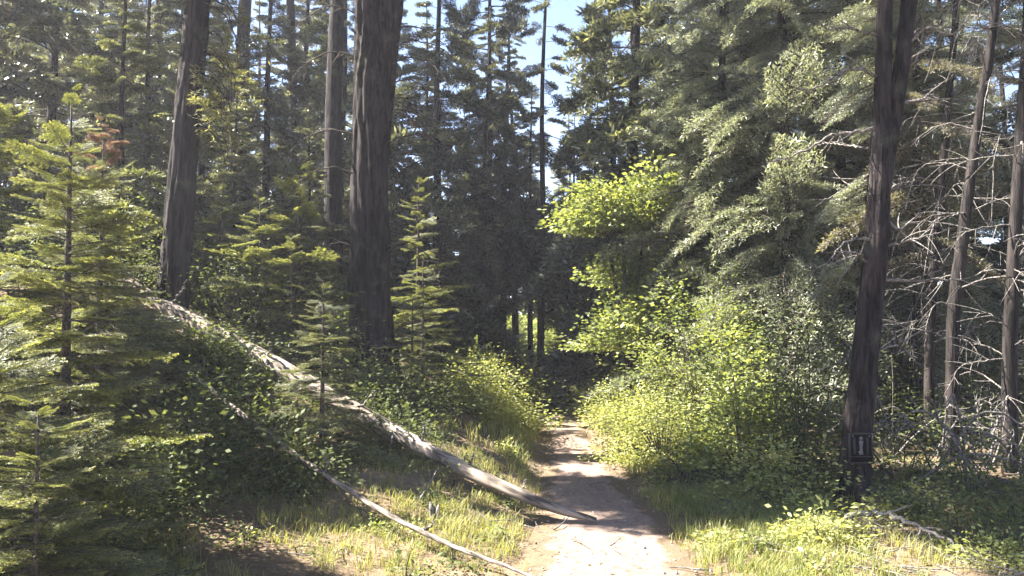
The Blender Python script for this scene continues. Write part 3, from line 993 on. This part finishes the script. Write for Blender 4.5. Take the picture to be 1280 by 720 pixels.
put('dense', 292, 11.6, 0.28, 'squat dark fir in shadow behind the leaning trunk', None)
put('dense', 385, 12.2, 0.26, 'squat dark fir in shadow behind the forked trunk', None)
put('bare', 602, 19.5, 0.72, 'dark dense fir standing left of the trail where it enters shade', None, sz=0.62)
put('dense', 612, 20.5, 0.5, 'tall dark spire of a fir left of the sky gap', None, sz=1.1).location.z += 2.2
put('sparse', 676, 21.5, 1.0, 'thin crooked conifer rising beside the sky gap over the trail', None, 1.0)
G2 = ('dark straight trunk where the trail runs into deep shade', 'dark trunks at the end of the trail')
for px, d, s in [(628, 22.5, 0.75), (645, 25.0, 0.8), (712, 27, 0.62), (718, 21.5, 0.5), (744, 22, 0.55), (663, 23, 0.6)]:
    put('bare', px, d, s, *G2)
put('dense', 735, 18.5, 0.40, 'low dark fir in shade right of the trail end', None)
put('dense', 532, 24, 0.8, 'tall fir filling the gap beyond the forked trunk', None)
put('droop', 545, 17, 0.75, 'drooping fir right of the forked trunk with grey-green boughs', None)
put('droop', 792, 17.5, 1.05, 'dark fir with drooping boughs against the sky right of the trail', None, 0.5)
put('droop', 768, 20.5, 0.85, 'dark narrow fir at the right side of the sky gap', None, 2.0)
put('droop', 850, 22, 1.15, 'tall dark fir rising behind the leafy maple', None)
put('pole', 60, 7.5, 0.95, 'tall bare-stemmed conifer added out of view at left to shade the lower right', None, name='shade_conifer').location.x = -5.3  # unseen tree, added to throw shade on the lower right
G3 = ('distant conifer closing the view beyond the trail', 'far trees beyond the trail')
for kind, px, d, s in [('dense', 590, 44, 0.8), ('dense', 655, 46, 0.95), ('dense', 705, 44, 0.9), ('dense', 738, 40, 0.95), ('dense', 775, 35, 0.9), ('grey', 680, 58, 0.7), ('dense', 620, 55, 1.0), ('dense', 830, 36, 1.1), ('dense', 545, 46, 1.0), ('grey', 760, 52, 0.9)]:
    put(kind, px, d, s, *G3)
for kind, px, d, s, lb_ in [('cedar', 905, 12.0, 0.85, 'grey-green cedar standing behind the tall green bush'), ('cedar2', 985, 10.8, 0.9, 'narrow grey-green cedar behind the darker green bush'),
                            ('cedar', 1050, 12.5, 0.9, 'pale cedar standing directly behind the marked trunk'), ('cedar2', 930, 15.5, 1.0, 'tall cedar between and behind the two nearest cedars'),
                            ('cedar', 870, 14.2, 0.75, 'cedar just right of the bright leafy maple'), ('cedar2', 1150, 11.5, 0.8, 'airy cedar between the marked trunk and the slender trunk')]:
    put(kind, px, d, s, lb_, 'cedars right of the trail', name='cedar')
G5 = {'cedar': 'full grey-green cedar on the falling slope beyond the tangle', 'cedar2': 'narrow cedar on the falling slope beyond the tangle', 'sparse': 'open sparse conifer on the falling slope beyond the tangle'}
for kind, px, d, s in [('cedar2', 1130, 14, 0.95), ('cedar', 1090, 18, 1.1), ('sparse', 1190, 15, 1.0), ('cedar2', 1215, 20, 1.2), ('sparse', 1300, 14, 1.0), ('cedar', 1010, 19, 1.1), ('sparse', 1160, 24, 1.3), ('sparse', 1265, 19, 1.0), ('cedar', 1340, 17, 1.0), ('cedar', 1390, 10, 0.9)]:
    put(kind, px, d, s, G5[kind], kind.rstrip('2') + ' trees on the slope at right' if kind != 'cedar2' else 'narrow cedars on the slope at right', name='slope_conifer')

# ------------------------------------------------------------------ shrubs
def bush(name, label, loc, dims, ncl, nlf, ll, lw, mat, seed, group=None, cat='shrub', clump=0.16, hollow=0.45, floor=0.0, lift=0.0):
    t = thing(name, label, cat, (loc[0], loc[1], float(zg(loc[0], loc[1])) - 0.02 + lift), group)
    s, l = shrub(seed, dims, ncl, nlf, ll, lw, clump, 0.55, hollow, floor)
    link('stems', s.mesh('stems', M_TWIG), t)
    link('foliage', l.mesh('foliage', mat), t)
    return t


def bpx(px, d):
    return ((px - 640) / FPX * d, d)


# bright mound left of the trail
bush('pale_shrub', 'pale yellow-green shrub mound on the cut bank left of the trail', bpx(598, 10.8), (0.62, 0.7, 0.66), 150, 50, 0.042, 0.021, L_PALE, 1, clump=0.12)
bush('pale_shrub', 'small pale shrub spilling to the trail edge below the bank mound', bpx(645, 11.3), (0.40, 0.5, 0.45), 50, 44, 0.05, 0.028, L_PALE, 2)
bush('pale_shrub', 'pale shrub behind the bank mound toward the dark trunks', bpx(615, 13.2), (0.7, 0.7, 0.75), 70, 44, 0.055, 0.03, L_PALE, 3)
bush('low_shrub', 'low pale shrub at the foot of the loose pale fir', bpx(562, 10.2), (0.42, 0.45, 0.5), 50, 44, 0.05, 0.028, L_PALE, 4)
# sunlit far glade
GL = ('sunlit green shrub in the glade seen between dark trunks', 'shrubs in the far glade')
for k, (px, d, s) in enumerate([(683, 31, 1.3), (700, 33, 1.5), (655, 32, 1.3), (672, 35, 1.6), (634, 33, 1.4), (618, 31, 1.2), (645, 29, 0.9)]):
    bush('glade_shrub', GL[0], bpx(px, d), (s, s, s * 1.35), 110, 40, 0.14, 0.09, L_BUSH, 20 + k, GL[1], clump=0.3)
# right of the trail
bush('trail_shrub', 'big rounded yellow-green shrub bordering the trail on the right', bpx(828, 9.3), (0.80, 0.85, 0.80), 240, 52, 0.036, 0.018, L_PALE, 5, clump=0.12)
bush('trail_shrub', 'low yellow-green shrub beyond the rounded one, at the trail bend', bpx(786, 11.6), (0.66, 0.8, 0.6), 160, 48, 0.04, 0.02, L_PALE, 6, clump=0.12)
bush('trail_shrub', 'yellow-green shrub under the maple, farthest along the trail', bpx(775, 14.5), (0.9, 0.9, 0.8), 80, 44, 0.06, 0.034, L_PALE, 7)
bush('twiggy_shrub', 'brownish twiggy shrub at the front of the rounded trailside shrub', bpx(862, 7.9), (0.42, 0.4, 0.55), 46, 26, 0.042, 0.02, L_DARK, 8)
bush('leafy_bush', 'broad-leaved bright green bush between trailside shrub and marked trunk', bpx(925, 8.4), (0.66, 0.6, 1.3), 170, 48, 0.05, 0.032, L_BUSH, 9, clump=0.13)
bush('leafy_bush', 'darker green bush against the left side of the marked trunk', bpx(1000, 7.7), (0.55, 0.55, 1.45), 150, 44, 0.048, 0.026, L_DARK, 10)
bush('leafy_bush', 'tall green bush rising behind the broad-leaved bush', bpx(880, 10.2), (0.8, 0.8, 1.75), 190, 46, 0.055, 0.034, L_BUSH, 11)
bush('leafy_bush', 'yellowish low bush at the foot of the marked trunk', bpx(975, 6.9), (0.5, 0.4, 0.55), 60, 40, 0.045, 0.024, L_PALE, 12)
# leafy maple over the trail
t = thing('leafy_maple', 'bright green leafy maple overhanging the trail below the sky gap', 'tree', (1.95, 13.0, float(zg(1.95, 13.0))))
g = Geo()
for k, (tx, ty_, tz) in enumerate([(-0.5, 0, 3.6), (0.3, 0.3, 3.9), (0.8, -0.2, 3.2), (-0.2, -0.3, 3.0)]):
    P, r = smooth_path([(0.05 * k, 0, -0.2), (tx * 0.25, ty_ * 0.3, 1.2), (tx * 0.6, ty_ * 0.6, tz * 0.65), (tx, ty_, tz)], [0.05, 0.042, 0.03, 0.01], 14)
    g = Geo()
    tube(g, P, r, 8, 0.05)
    link('trunk', g.mesh('trunk', M_BARK, True), t)
for k, (x, y, z, dx, dz, n) in enumerate([(-0.35, -0.1, 3.25, 0.80, 0.75, 110), (0.45, 0.1, 3.35, 0.75, 0.8, 90), (0.7, -0.2, 1.9, 0.9, 0.9, 110), (-0.1, -0.3, 1.35, 0.75, 0.6, 60), (0.0, 0.4, 2.4, 0.6, 0.6, 40)]):
    s, l = shrub(60 + k, (dx, dx, dz), int(n * 1.4), 50, 0.075, 0.052, 0.17, 0.7, 0.3)
    c = link('crown', l.mesh('crown', L_BUSH), t, (x, y, z - 0.25))
    link('twigs', s.mesh('twigs', M_TWIG), c)
# left understory
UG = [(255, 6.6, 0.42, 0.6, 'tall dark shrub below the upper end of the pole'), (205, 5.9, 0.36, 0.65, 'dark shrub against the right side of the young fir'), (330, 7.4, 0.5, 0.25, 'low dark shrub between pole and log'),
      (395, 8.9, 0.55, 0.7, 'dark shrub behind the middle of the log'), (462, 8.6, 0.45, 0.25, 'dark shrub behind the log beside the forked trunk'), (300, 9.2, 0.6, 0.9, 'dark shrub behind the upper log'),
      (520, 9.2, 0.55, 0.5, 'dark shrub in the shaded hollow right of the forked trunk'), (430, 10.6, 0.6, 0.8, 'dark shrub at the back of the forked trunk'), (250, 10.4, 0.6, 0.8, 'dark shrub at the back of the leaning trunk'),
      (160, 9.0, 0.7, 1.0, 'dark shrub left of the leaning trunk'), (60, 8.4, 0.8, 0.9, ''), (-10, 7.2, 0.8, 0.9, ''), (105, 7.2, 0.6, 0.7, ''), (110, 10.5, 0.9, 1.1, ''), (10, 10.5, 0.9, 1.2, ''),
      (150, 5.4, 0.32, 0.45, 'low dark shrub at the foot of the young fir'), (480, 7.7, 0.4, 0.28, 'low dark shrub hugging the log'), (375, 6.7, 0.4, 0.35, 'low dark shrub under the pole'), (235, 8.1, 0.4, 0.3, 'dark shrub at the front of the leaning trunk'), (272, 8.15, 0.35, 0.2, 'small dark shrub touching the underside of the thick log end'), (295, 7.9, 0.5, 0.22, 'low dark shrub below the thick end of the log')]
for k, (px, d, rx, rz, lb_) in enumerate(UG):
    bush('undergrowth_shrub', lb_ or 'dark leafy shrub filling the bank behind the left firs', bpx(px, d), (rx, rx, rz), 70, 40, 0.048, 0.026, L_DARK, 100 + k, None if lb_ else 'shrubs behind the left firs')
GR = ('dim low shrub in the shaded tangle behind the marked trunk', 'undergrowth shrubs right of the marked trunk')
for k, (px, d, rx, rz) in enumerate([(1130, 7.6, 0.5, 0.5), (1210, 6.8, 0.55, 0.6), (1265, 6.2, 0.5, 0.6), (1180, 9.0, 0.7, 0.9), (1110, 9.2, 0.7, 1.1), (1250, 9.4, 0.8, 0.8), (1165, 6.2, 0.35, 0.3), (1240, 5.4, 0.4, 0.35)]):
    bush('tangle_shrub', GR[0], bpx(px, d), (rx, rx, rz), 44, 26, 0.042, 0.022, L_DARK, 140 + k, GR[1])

GW = ('small leafy weed clump growing in the trailside grass', 'weed clumps in the trailside grass')
rg = np.random.default_rng(91)
k = 0
while k < 46:
    x, y = rg.uniform(-2.2, 2.9), rg.uniform(4.6, 9.5)
    o_ = abs(x - float(trail_x(y))) - float(trail_w(y))
    if o_ < 0.03 or (x > 0.7 and x - 0.12 * (y - 5) > 2.0):
        continue
    sz = rg.uniform(0.08, 0.2)
    bush('weed_clump', GW[0], (x, y), (sz, sz, sz * rg.uniform(0.6, 1.3)), 12, 16, 0.035, 0.018, (L_PALE, L_BUSH, L_DARK)[k % 3], 300 + k, GW[1], 'weed', clump=0.05)
    k += 1
GP = ('low pale shrub among dead twigs below the marked trunk', 'pale shrubs below the marked trunk')
for k, (px, d, rx, rz) in enumerate([(1040, 5.5, 0.25, 0.2), (1010, 6.4, 0.22, 0.25), (1120, 6.3, 0.25, 0.3), (1230, 5.0, 0.25, 0.2)]):
    bush('pale_shrub', GP[0], bpx(px, d), (rx, rx, rz), 36, 30, 0.038, 0.02, L_PALE, 380 + k, GP[1], clump=0.08)

# ------------------------------------------------------------------ grass, litter, pebbles
def grass_field(seed, n, xr, yr, hgt, wid, keep, tint=(0.2, 0.9)):
    rg = np.random.default_rng(seed)
    nt_ = n // 14
    cx, cy = rg.uniform(*xr, nt_), rg.uniform(*yr, nt_)
    k = keep(cx, cy) > rg.uniform(0, 1, nt_)
    cx, cy = cx[k], cy[k]
    m = len(cx) * 14
    ct = np.repeat(rg.uniform(*tint, len(cx)), 14)
    ch = np.repeat(rg.uniform(0.55, 1.25, len(cx)), 14)
    x = np.repeat(cx, 14) + rg.normal(0, 0.035, m)
    y = np.repeat(cy, 14) + rg.normal(0, 0.035, m)
    z = zg(x, y) - 0.01
    an = rg.uniform(0, 6.28, m)
    D = np.stack([np.cos(an), np.sin(an), 0 * an], -1)
    S = np.stack([-np.sin(an), np.cos(an), 0 * an], -1)
    H = hgt * ch * rg.uniform(0.6, 1.2, m)
    b = H * rg.uniform(0.15, 0.9, m)
    P0 = np.stack([x, y, z], -1)
    up = np.array((0, 0, 1.0))
    P1 = P0 + D * (b * 0.3)[:, None] + up * (H * 0.62)[:, None]
    P2 = P0 + D * b[:, None] + up * (H * 0.95)[:, None]
    w = wid * rg.uniform(0.7, 1.3, m)[:, None]
    v = np.stack([P0 - S * w, P0 + S * w, P1 + S * w * 0.8, P1 - S * w * 0.8, P2 + S * w * 0.15, P2 - S * w * 0.15], 1).reshape(-1, 3)
    i = np.arange(m)[:, None] * 6
    f = np.concatenate([i + np.array((0, 1, 2, 3)), i + np.array((3, 2, 4, 5))])
    return v, f, np.repeat(np.clip(ct + rg.normal(0, 0.12, m), 0, 1), 6)


def off_trail(x, y):
    return np.abs(x - trail_x(y)) - trail_w(y)


g = Geo()
v, f, t_ = grass_field(1, 70000, (-3.0, 0.4), (3.0, 8.2), 0.10, 0.0025, lambda x, y: sstep(-0.12, 0.2, off_trail(x, y)) * (0.30 + 0.6 * nz(x, y, 1.6, 1)), (0.35, 1.0))
g.add(v, f, t_)
v, f, t_ = grass_field(2, 46000, (1.0, 3.0), (3.4, 7.6), 0.105, 0.0026, lambda x, y: sstep(-0.12, 0.22, off_trail(x, y)) * sstep(2.5, 2.0, x - 0.12 * (y - 5)) * (0.7 + 0.6 * nz(x, y, 1.6, 3)), (0.05, 0.85))
g.add(v, f, t_)
v, f, t_ = grass_field(3, 26000, (-1.2, 2.6), (8.2, 16), 0.16, 0.005, lambda x, y: sstep(0.0, 0.15, off_trail(x, y)) * sstep(1.3, 0.2, off_trail(x, y)) * (0.7 + 0.5 * nz(x, y, 1.3, 2)))
g.add(v, f, t_)
v, f, t_ = grass_field(5, 20000, (1.9, 4.6), (4.0, 8.5), 0.11, 0.0024, lambda x, y: 0.35 + 0.6 * nz(x, y, 1.9, 6), (0.6, 1.0))
g.add(v, f, t_)
v, f, t_ = grass_field(4, 16000, (-3, 4), (26, 40), 0.5, 0.02, lambda x, y: 0.9 + 0 * x, (0.2, 0.7))
g.add(v, f, t_)
gr = link('grass', g.mesh('grass', L_GRASS))
gr['kind'] = 'stuff'
gr['label'] = 'green and straw-coloured grass tufts along both trail edges'
gr['category'] = 'grass'

rg = np.random.default_rng(77)
g = Geo()
n = 16000
x, y = rg.uniform(-5, 4.5, n), rg.uniform(3, 13, n)
kp = (off_trail(x, y) > 0.02) | (rg.uniform(0, 1, n) < 0.45)
x, y = x[kp], y[kp]
n = len(x)
an = rg.uniform(0, 6.28, n)
D = np.stack([np.cos(an), np.sin(an), rg.normal(0, 0.12, n)], -1)
blades(g, np.stack([x, y, zg(x, y) + 0.02], -1), D, unit(np.array((0, 0, 1.0)) + rg.normal(0, 0.3, (n, 3))), rg.uniform(0.02, 0.08, n), rg.uniform(0.004, 0.014, n), rg.uniform(0, 1, n), 0.05)
li = link('needle_litter', g.mesh('needle_litter', L_LITTER))
li['kind'] = 'stuff'
li['label'] = 'brown fallen needles and leaf scraps scattered over the ground'
li['category'] = 'litter'

g = Geo()
for k in range(1000):
    if k < 700:
        x, y = rg.uniform(1.7, 4.5), rg.uniform(4.2, 9)
    else:
        x, y = rg.uniform(-3.5, 2.0), rg.uniform(4.2, 10)
    if off_trail(x, y) < -0.05 and rg.uniform() < 0.8:
        continue
    L, an = rg.uniform(0.06, 0.45), rg.uniform(0, 6.28)
    q = np.linspace(0, 1, 5)
    bx_, by_ = x + math.cos(an) * L * q + rg.normal(0, 0.012, 5), y + math.sin(an) * L * q + rg.normal(0, 0.012, 5)
    P_ = np.stack([bx_, by_, zg(bx_, by_) + 0.012 + rg.uniform(0, 0.12) * q * rg.uniform()], -1)
    tube(g, P_, np.linspace(rg.uniform(0.003, 0.008), 0.0015, 5), 5, cap=False)
tl_ = link('twig_litter', g.mesh('twig_litter', M_DEAD))
tl_['kind'] = 'stuff'
tl_['label'] = 'thin dead twigs strewn over the forest floor'
tl_['category'] = 'twigs'

g = Geo()
n = 500
y = rg.uniform(3, 12, n)
x = trail_x(y) + rg.uniform(-1.05, 1.05, n) * trail_w(y)
octv = np.array([(1, 0, 0), (0, 1, 0), (-1, 0, 0), (0, -1, 0), (0.5, 0.5, 0.7), (-0.5, 0.5, 0.7), (-0.5, -0.5, 0.7), (0.5, -0.5, 0.7)])
octf = np.array([(0, 1, 4, 4), (1, 2, 5, 5), (2, 3, 6, 6), (3, 0, 7, 7), (4, 5, 6, 7)])
bv = np.array([(1, -1, -.6), (1, 1, -.6), (-1, 1, -.6), (-1, -1, -.6), (.7, -.7, .6), (.7, .7, .6), (-.7, .7, .6), (-.7, -.7, .6)])
bf = np.array([(0, 1, 5, 4), (1, 2, 6, 5), (2, 3, 7, 6), (3, 0, 4, 7), (4, 5, 6, 7)])
for k in range(n):
    s = 0.003 + 0.010 * rg.uniform() ** 4
    v = bv * s * rg.uniform(0.7, 1.3, 3) + rg.normal(0, s * 0.15, bv.shape)
    v = v @ np.array(Matrix.Rotation(rg.uniform(0, 6.28), 3, 'Z')).T
    g.add(v + (x[k], y[k], float(zg(x[k], y[k])) + 0.008), bf)
pb = link('trail_pebbles', g.mesh('trail_pebbles', M_STONE))
pb['kind'] = 'stuff'
pb['label'] = 'small grey pebbles scattered over the dirt trail'
pb['category'] = 'pebbles'

# ------------------------------------------------------------------ haze in the sunlit air
hm, ht, hout = new_mat('haze')
pv = ht.nodes.new('ShaderNodeVolumePrincipled')
pv.inputs['Color'].default_value = (0.86, 0.86, 0.95, 1)
pv.inputs['Density'].default_value = 0.0015
pv.inputs['Anisotropy'].default_value = 0.3
ht.links.new(pv.outputs[0], hout.inputs['Volume'])
zl = float(Z.min()) - 1.0
hz = link('haze', box_geo(Geo(), -1520, 1520, -1520, 1520, zl, 34).mesh('haze', hm))
hz['kind'] = 'stuff'
hz['label'] = 'thin sunlit haze hanging in the forest air'
hz['category'] = 'haze'
